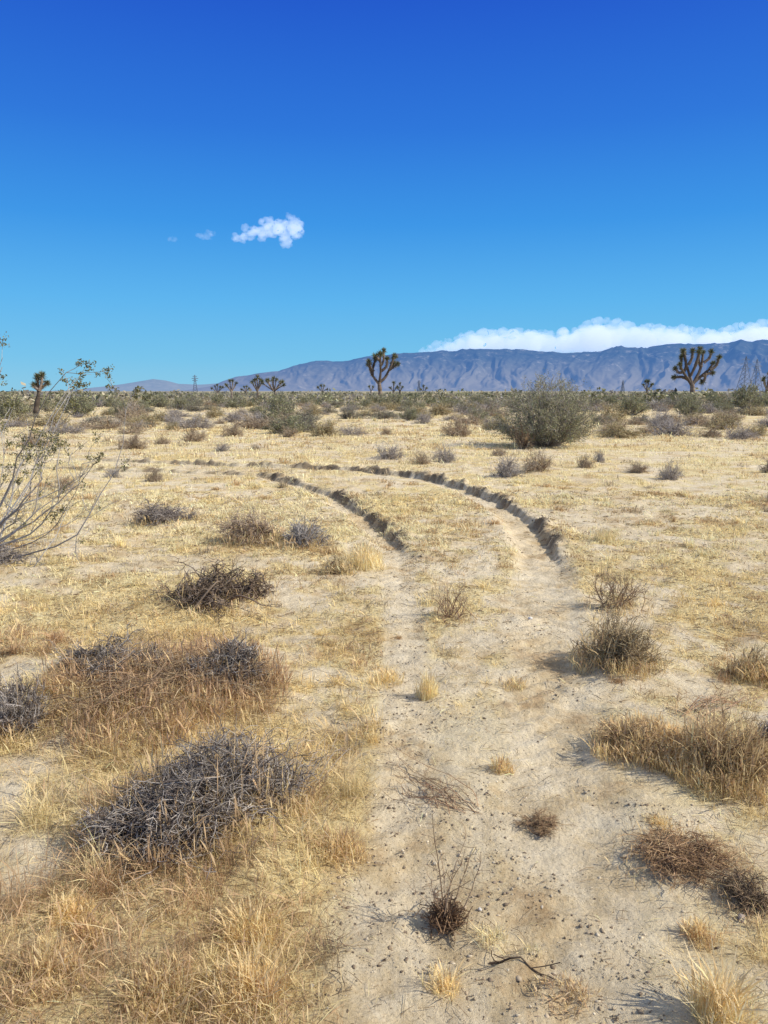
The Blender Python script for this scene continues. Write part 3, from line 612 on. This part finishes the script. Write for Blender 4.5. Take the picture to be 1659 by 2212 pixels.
def joshua(x,y,label,lines,trunk_r,rr,detail,group=None):
    z=float(ground(np.array([x]),np.array([y]))[0]);e=empty('joshua_tree',(x,y,z-.05),label,'Joshua tree',group)
    tb=[];cr=[];sk=[]
    for j,l in enumerate(lines):
        P=smoothline(l);K=len(P)
        r0=trunk_r*(1 if j==0 else .62);rad=r0*np.linspace(1.15 if j==0 else 1,.72 if j==0 else .6,K)*(1+.08*rng.normal(size=K))
        c=np.repeat(pick(JB,1)[:,None],K,1)*(1+rng.normal(0,.15,(1,K,1)))
        tb.append(tubes(P[None],rad[None],np.clip(c,.02,.5),8))
        if j>0 or len(lines)==1:
            ax=nrm(P[-1]-P[-3]);cr.append((P[-1],ax));sk.append(skirt(P,rr,int(detail*.6)))
    build('trunk',tb,M_bark,e,smooth=True)
    if detail>80:
        for c,ax in cr:
            build('leaf_rosette',[(lambda g:(g[0]-c,g[1],g[2]))(rosette(c,ax,rr*rng.uniform(.85,1.15),detail))],M_leaf,e,c)
    else:build('crown',[rosette(c,ax,rr*rng.uniform(.85,1.15),detail,.13) for c,ax in cr],M_leaf,e)
    build('dry_leaf_skirt',sk,M_leaf,e);return e
def jos_px(ub,vb,dist,label,px_lines,trw,rr,detail=120,dep=.35):
    p0=V(ub,845,dist);x=p0[0];k=.463/768*dist
    L=[]
    for l in px_lines:
        dd=rng.uniform(-1,1)*dep*(abs(l[-1][1]-l[0][1])+10)*k*.6
        o=[];n=len(l)
        for q,(a,b) in enumerate(l):
            o.append(((a-ub)*k,(dd*q/(n-1) if l is not px_lines[0] else 0),max((vb-b)*k,-.2)))
        L.append(o)
    return joshua(x,dist,label,L,trw,rr,detail)
jos_px(822,866,119,'tallest Joshua tree, slender with three raised arms, at the centre of the horizon',
 [[(823,868),(822,850),(820,832),(819,822)],
  [(819,826),(810,815),(802,803),(797,785)],[(805,808),(806,792),(811,775)],[(819,826),(822,805),(822,785),(821,765)],[(821,790),(828,778),(829,757)],
  [(821,822),(832,812),(840,797),(849,783)],[(840,797),(850,790),(857,785)],[(842,795),(848,778),(851,769)],[(822,800),(834,790),(836,775)],[(808,800),(800,790),(798,779)],[(822,780),(814,770),(812,768)]],.36,.70,130)
jos_px(1494,866,127,'broad Joshua tree with many spreading arms on the right horizon',
 [[(1495,868),(1496,850),(1495,835),(1493,828)],
  [(1493,832),(1482,818),(1470,803),(1462,790)],[(1484,820),(1470,815),(1456,816)],[(1494,830),(1488,808),(1482,788),(1478,768)],[(1490,812),(1497,790),(1500,765)],[(1495,830),(1508,808),(1515,785),(1518,764)],[(1497,828),(1515,812),(1530,800),(1540,786)],
  [(1515,812),(1528,808),(1536,806)],[(1520,806),(1522,818),(1518,825)],[(1484,790),(1490,775),(1490,762)],[(1472,805),(1464,806),(1457,798)],[(1468,800),(1468,785),(1468,774)],[(1516,785),(1526,776),(1528,764)],[(1530,800),(1542,792),(1547,776)],[(1512,795),(1506,780),(1509,758)],[(1474,806),(1478,790),(1470,762)]],.42,.72,120)
jos_px(74,893,56,'leaning Joshua tree behind the creosote branches at the left edge',
 [[(74,895),(76,875),(80,858),(82,850)],[(80,856),(84,840),(92,830),(99,824)],[(82,850),(82,832),(80,812)],[(84,840),(90,822),(90,808)],[(83,838),(76,832),(74,828)]],.19,.42,120)
def jauto(u,vt,wd,label,group=None):
    k0=.463/768
    hpx=(868-vt);dist=max(95,min(260,5.2/(hpx*k0)));x=V(u,845,dist)[0];k=k0*dist
    H=1.6+(845-vt)*k;W=wd*k/2
    L=[[(0,0,0),(rng.normal(0,.08),0,H*.25),(rng.normal(0,.1),0,H*.45)]]
    top=np.array(L[0][-1]);m=max(2,int(wd/6)+1)
    for i in range(m):
        s=(i/(m-1)*2-1) if m>1 else 0
        ex=s*W*.85;ez=H*(.95-.28*abs(s)*rng.uniform(.5,1.1));dy=rng.uniform(-.6,.6)*W
        L.append([tuple(top-np.array([0,0,.1*H])),(top[0]+ex*.55,dy*.5,top[2]+.25*(ez-top[2])),(top[0]+ex,dy,ez-.3)])
    joshua(x,dist,label,L,.06*H**.8,min(.66,.15*H+.12),50,group)
for u,vt,vb_,wd,lb in [(470,828,862,26,'bushy little Joshua tree, leftmost of the cluster left of centre'),
(500,812,862,22,'slim Joshua tree second from left in the cluster left of centre'),
(531,830,862,18,'small thin Joshua tree in the gap of the cluster left of centre'),
(556,808,862,24,'tallest slim Joshua tree of the cluster left of centre'),
(594,812,864,52,'wide many armed Joshua tree at the right of the cluster left of centre'),
(632,844,864,14,'short dark Joshua tree right of the wide many armed one'),
(697,828,864,22,'small Joshua tree alone between the cluster and the tallest one'),
(801,825,862,9,'thin pole like Joshua tree just left of the tallest one'),
(849,822,866,16,'small Joshua tree just right of the tallest one, nearer of two'),
(864,826,868,12,'thin small Joshua tree right of the tallest one, farther of two'),
(915,831,870,14,'faint small Joshua tree right of centre, before the mountains'),
(1397,816,855,20,'small Joshua tree left of the broad one on the right'),
(293,839,866,12,'tiny Joshua tree at left behind the scrub, leftmost of a loose row'),
(346,844,866,28,'low wide Joshua tree clump at left, middle of a loose row'),
(382,842,866,20,'low bushy Joshua tree at left, rightmost of a loose row'),
(733,848,866,14,'tiny low Joshua tree left of the tallest one, left of two'),
(748,846,866,14,'tiny low Joshua tree left of the tallest one, right of two'),
(1441,840,864,20,'low dark Joshua tree half hidden in scrub left of the broad one'),
(1655,802,862,26,'Joshua tree cut by the right edge of the photo'),
(520,844,866,16,'tiny Joshua tree between the slim ones of the cluster')]:
    jauto(u,vt,wd,lb)
# ------------------------------------------------------------ pylons
def pylon(u,vt,dist,label,wide=1.0):
    x=V(u,845,dist)[0];k=.463/768*dist;H=1.6+(845-vt)*k
    e=empty('power_pylon',(x,dist,0),label,'power pylon',None,.3);b=H*.13*wide;t=H*.025;r=.0026*dist/10+.05
    col=lambda n:np.tile(np.array([[.17,.2,.26]]),(n,1))
    def T(a,c,rr=r):return tubes(np.array([[a,c]],float),np.full((1,2),rr),col(1),4)
    cr=[(-1,-1),(1,-1),(1,1),(-1,1)]
    wl=lambda z:b+(t-b)*min(z/(H*.8),1)
    for sx,sy in cr:build('leg',[T((sx*b,sy*b,0),(sx*t,sy*t,H*.8)),T((sx*t,sy*t,H*.8),(sx*.2,sy*.2,H))],M_metal,e)
    bs=[];zs=np.array([0,.16,.3,.43,.55,.66,.8])*H
    for q in range(len(zs)-1):
        w0,w1=wl(zs[q]),wl(zs[q+1])
        for c in range(4):
            a=cr[c];d=cr[(c+1)%4]
            bs+= [T((a[0]*w0,a[1]*w0,zs[q]),(d[0]*w1,d[1]*w1,zs[q+1]),r*.6),T((d[0]*w0,d[1]*w0,zs[q]),(a[0]*w1,a[1]*w1,zs[q+1]),r*.6)]
    build('lattice_bracing',bs,M_metal,e)
    for z,w in ((.66,.16),(.78,.2),(.9,.14)):
        build('cross_arm',[T((-H*w,0,H*z),(H*w,0,H*z),r*.9),T((-H*w,0,H*z),(0,0,H*(z+.06)),r*.6),T((H*w,0,H*z),(0,0,H*(z+.06)),r*.6)],M_metal,e)
pylon(422,811,1900,'distant lattice power pylon left of the Joshua tree cluster')
pylon(1607,772,1150,'lattice power pylon near the right edge, left one of the pair',1.2)
pylon(1631,778,1300,'lattice power pylon near the right edge, right one of the pair',1.2)
pylon(905,822,2100,'faint distant power pylon right of the tallest Joshua tree')
pylon(1345,822,2100,'faint distant power pylon behind the large green bush, right side')
# ------------------------------------------------------------ mountains
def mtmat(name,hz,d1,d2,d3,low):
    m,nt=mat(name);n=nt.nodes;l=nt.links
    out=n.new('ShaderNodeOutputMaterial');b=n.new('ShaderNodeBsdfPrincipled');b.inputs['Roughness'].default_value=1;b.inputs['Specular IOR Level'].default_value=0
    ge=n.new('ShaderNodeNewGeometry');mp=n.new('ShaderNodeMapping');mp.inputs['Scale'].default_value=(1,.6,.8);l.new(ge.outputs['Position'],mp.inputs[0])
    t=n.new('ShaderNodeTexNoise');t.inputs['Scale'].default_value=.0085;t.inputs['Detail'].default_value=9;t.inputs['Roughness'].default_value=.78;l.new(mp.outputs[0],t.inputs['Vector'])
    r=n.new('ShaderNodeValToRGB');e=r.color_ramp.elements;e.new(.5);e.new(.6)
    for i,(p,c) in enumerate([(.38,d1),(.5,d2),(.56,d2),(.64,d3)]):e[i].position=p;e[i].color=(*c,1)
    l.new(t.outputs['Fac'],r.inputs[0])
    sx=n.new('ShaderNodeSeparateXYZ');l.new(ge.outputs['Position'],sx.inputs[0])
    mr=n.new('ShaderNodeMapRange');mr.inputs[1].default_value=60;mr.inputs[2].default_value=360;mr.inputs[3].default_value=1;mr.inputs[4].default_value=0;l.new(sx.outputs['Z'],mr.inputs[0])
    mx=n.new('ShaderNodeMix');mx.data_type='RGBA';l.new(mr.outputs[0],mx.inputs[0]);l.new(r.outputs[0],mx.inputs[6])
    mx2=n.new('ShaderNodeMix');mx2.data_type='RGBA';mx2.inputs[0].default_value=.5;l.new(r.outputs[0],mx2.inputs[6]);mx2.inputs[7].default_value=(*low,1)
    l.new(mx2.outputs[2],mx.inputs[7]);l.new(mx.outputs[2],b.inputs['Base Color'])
    b.inputs['Emission Color'].default_value=(*hz,1);b.inputs['Emission Strength'].default_value=1  # blue haze of distance painted on as an even glow
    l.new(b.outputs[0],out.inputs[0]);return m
def mountain(name,prof,r0,r1,m,seed,carve):
    prof=sorted(prof)
    az=np.array([math.atan2(ray(u,v)[0],ray(u,v)[1]) for u,v in prof]);el=np.array([ray(u,v)[2]/math.hypot(ray(u,v)[0],ray(u,v)[1]) for u,v in prof])
    na,nr=1300,130;A=np.linspace(math.radians(-48),math.radians(48),na);q=np.linspace(0,1.3,nr);AA,Q=np.meshgrid(A,q)
    E=np.interp(AA,az,np.maximum(el,0));Rr=r0+(r1-r0)*Q
    H=E*r1
    f=np.where(Q<.35,.10*Q/.35,.10+.90*np.clip((Q-.35)/.65,0,1)**.9);f=np.where(Q>1,1-(Q-1)*1.6,f)
    fc=np.clip(f,0,1)
    w=fbm(AA*30,Q*3,3,seed)*.6
    rg=1-np.abs(2*fbm(AA*26+w*2,Q*1.4+w,5,seed+3)-1);rg2=1-np.abs(2*fbm(AA*80+w*4,Q*3,4,seed+8)-1)
    z=H*(f-carve*(1.1-rg)*4*f*(1-.94*fc)*.8-carve*.4*(1-rg2)*np.clip(f*2,0,1)*(1-.8*fc))+H*.012*(fbm(AA*140,Q*6,3,seed+9)-.5)
    z=np.where(Q<.01,-5,z)
    Vt=np.stack([np.sin(AA)*Rr,np.cos(AA)*Rr,z],-1).reshape(-1,3);idx=np.arange(na*nr).reshape(nr,na)
    F=np.stack([idx[:-1,:-1],idx[:-1,1:],idx[1:,1:],idx[1:,:-1]],-1).reshape(-1,4)
    tag(build(name,[(Vt,F,np.ones((len(Vt),3))*.5)],m,smooth=True),kind='structure')
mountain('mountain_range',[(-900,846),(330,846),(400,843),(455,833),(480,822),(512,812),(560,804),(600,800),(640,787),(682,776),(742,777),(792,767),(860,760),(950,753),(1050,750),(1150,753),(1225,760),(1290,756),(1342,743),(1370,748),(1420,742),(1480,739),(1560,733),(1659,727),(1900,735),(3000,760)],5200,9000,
 mtmat('painted_haze_mountain_mat',(.054,.142,.36),(.012,.022,.022),(.035,.042,.036),(.18,.16,.13),(.24,.19,.12)),5,.43)
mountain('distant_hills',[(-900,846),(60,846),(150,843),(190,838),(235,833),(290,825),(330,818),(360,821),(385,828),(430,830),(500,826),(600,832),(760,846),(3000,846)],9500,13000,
 mtmat('painted_haze_hill_mat',(.12,.24,.44),(.03,.03,.03),(.06,.055,.045),(.16,.13,.11),(.16,.12,.08)),25,.3)
# ------------------------------------------------------------ clouds : lumpy closed meshes filled with even vapour and an added glow
def cloudmat(name,dens,em):
    m,nt=mat(name);n=nt.nodes;l=nt.links;out=n.new('ShaderNodeOutputMaterial')
    s=n.new('ShaderNodeVolumeScatter');s.inputs['Color'].default_value=(1,1,1,1);s.inputs['Density'].default_value=dens;s.inputs['Anisotropy'].default_value=.1
    e=n.new('ShaderNodeEmission');e.inputs['Color'].default_value=(em[0],em[1],em[2],1);e.inputs['Strength'].default_value=dens  # glow stands in for light scattered repeatedly inside the cloud
    a=n.new('ShaderNodeAddShader');l.new(s.outputs[0],a.inputs[0]);l.new(e.outputs[0],a.inputs[1]);l.new(a.outputs[0],out.inputs['Volume']);return m
def cloud(label,blobs,dist,dens,em,vox,disp,tex,dy=.5,sub=2):
    k=.463/768*dist;c0=V(blobs[0][0],blobs[0][1],dist);Vs=[];Fs=[];off=0
    bm=bmesh.new();bmesh.ops.create_icosphere(bm,subdivisions=sub,radius=1);bv=np.array([v.co[:] for v in bm.verts]);bf=np.array([[v.index for v in f.verts] for f in bm.faces]);bm.free()
    for u,v,r,sq in blobs:
        c=V(u,v,dist)-c0+np.array([0,rng.normal(0,dy)*r*k,0]);Vs.append(bv*np.array([r*k,r*k*.9,r*k*sq])+c);Fs.append(bf+off);off+=len(bv)
    Vt=np.concatenate(Vs);F=np.concatenate(Fs)
    o=build('cloud',[(Vt,F,np.ones((len(Vt),3)))],cloudmat('glowing_vapour_mat',dens,em),None,c0)
    md=o.modifiers.new('r','REMESH');md.mode='VOXEL';md.voxel_size=vox*k
    for i,(sz,st) in enumerate(zip(tex,disp)):
        t=bpy.data.textures.new('cl','CLOUDS');t.noise_scale=sz*k;t.noise_depth=4
        d=o.modifiers.new('d%d'%i,'DISPLACE');d.texture=t;d.strength=st*k;d.mid_level=.45;d.texture_coords='LOCAL'
    tag(o,label,'cloud')
EM=(.44,.52,.65)
def wispy(shapes,n,rmin,rmax):
    """scatter many small puffs in a chain of leaning ellipses"""
    o=[];W=np.array([a[2]*a[3] for a in shapes]);W=W/W.sum()
    for s in rng.choice(len(shapes),n,p=W):
        u,v,a,b,rot=shapes[s];t=rng.uniform(0,2*PI);q=rng.uniform(0,1)**.5
        x=a*q*math.cos(t);y=b*q*math.sin(t);c,sn=math.cos(rot),math.sin(rot)
        r=rmin+(rmax-rmin)*(1-q)*rng.uniform(.5,1);o.append((u+x*c-y*sn,v+x*sn+y*c,r,rng.uniform(.55,.95)))
    return o
cloud('small torn white cloud floating in the blue sky, left of centre',[(615,498,13,.9),(635,494,13,1.1),(595,495,12,.8),(575,499,10,.6),(555,505,9,.5),(535,510,8,.4)]+wispy([(612,498,34,23,.2),(638,492,17,24,-.3),(588,492,28,14,-.4),(555,505,36,10,-.15),(525,514,26,5,-.1),(630,470,15,5,.8),(617,522,13,13,.2),(575,480,14,6,-.6)],330,3.6,12),2000,.014,EM,1.2,(9,4),(12,4),2.2)
cloud('faint small wisp of cloud left of the torn white one',wispy([(448,507,17,8,-.3),(436,510,14,4,.2)],40,3,6),2000,.007,EM,1.,(7,3),(8,3),1.2)
cloud('tiniest faint wisp of cloud, leftmost in the sky',wispy([(373,517,12,5,.1)],24,2.4,4.5),2000,.006,EM,1.,(5,2),(6,3),1.2)
bl=[]
top=[(905,750),(930,743),(960,731),(1000,714),(1060,706),(1110,703),(1150,705),(1200,709),(1240,704),(1270,686),(1305,681),(1350,691),(1400,696),(1450,702),(1500,704),(1545,707),(1590,697),(1630,689),(1659,685),(1720,680),(1800,690),(1900,700)]
tu=np.array([p[0] for p in top]);tv=np.array([p[1] for p in top])
for u in np.arange(910,1900,7):
    vt=np.interp(u,tu,tv);bot=765
    rr=rng.uniform(5,14)*(.5+.5*min(1,(u-900)/120))
    bl.append((u+rng.normal(0,4),vt+rr*rng.uniform(.9,1.9),rr,.8))
    bl.append((u+5,(vt+bot)/2+8,max((bot-vt)/2*.8,4),.9))
cloud('long white cloud bank resting on the mountain ridge at right',bl,10200,.0034,(.29,.36,.50),1.8,(14,5),(20,8),1.3)
# ------------------------------------------------------------ light
el=math.radians(40);sx,sy=.975,-.22
S=Vector((math.cos(el)*sx,math.cos(el)*sy,math.sin(el)))
sl=bpy.data.lights.new('sun','SUN');sl.energy=5;sl.angle=math.radians(.53);sl.color=(1,.96,.87)
so=bpy.data.objects.new('sun',sl);C.objects.link(so);so.rotation_euler=S.to_track_quat('Z','Y').to_euler()
w=bpy.data.worlds.new("World");scene.world=w;w.use_nodes=True;nt=w.node_tree;n=nt.nodes;l=nt.links;n.clear()
out=n.new('ShaderNodeOutputWorld');bg=n.new('ShaderNodeBackground');sk=n.new('ShaderNodeTexSky');sk.sky_type='NISHITA';sk.sun_disc=False
sk.sun_elevation=el;sk.sun_rotation=math.atan2(sx,sy);sk.air_density=1;sk.dust_density=.3;sk.ozone_density=2
bg.inputs['Strength'].default_value=.1
tc=n.new('ShaderNodeTexCoord');sp=n.new('ShaderNodeSeparateXYZ');l.new(tc.outputs['Generated'],sp.inputs[0])
rp=n.new('ShaderNodeValToRGB');e=rp.color_ramp.elements
def lin(c):return tuple(((v/255+.055)/1.055)**2.4 if v>10 else v/3294 for v in c)
st=[(0,(134,202,234)),(.04,(110,194,238)),(.11,(86,180,241)),(.20,(52,150,234)),(.30,(36,118,222)),(.42,(24,88,208)),(.55,(60,120,212)),(.75,(190,200,215))]  # last stops whiten the sky overhead as added fill light
while len(e)<len(st):e.new(.5)
for i,(p,c) in enumerate(st):e[i].position=p;e[i].color=(*lin(c),1)
l.new(sp.outputs['Z'],rp.inputs[0])
sc=n.new('ShaderNodeVectorMath');sc.operation='SCALE';sc.inputs['Scale'].default_value=10;l.new(rp.outputs[0],sc.inputs[0])
mx=n.new('ShaderNodeMix');mx.data_type='RGBA';mx.inputs[0].default_value=.92
l.new(sk.outputs[0],mx.inputs[6]);l.new(sc.outputs[0],mx.inputs[7]);l.new(mx.outputs[2],bg.inputs[0]);l.new(bg.outputs[0],out.inputs[0])
cd=bpy.data.cameras.new('camera');co=bpy.data.objects.new('camera',cd);C.objects.link(co);co.location=(0,0,CAMH);co.rotation_euler=(math.radians(90)-PITCH,0,0)
cd.sensor_fit='VERTICAL';cd.sensor_height=36;cd.lens=27;cd.clip_start=.05;cd.clip_end=40000
scene.camera=co
scene.view_settings.view_transform='Standard';scene.view_settings.look='None';scene.view_settings.exposure=0
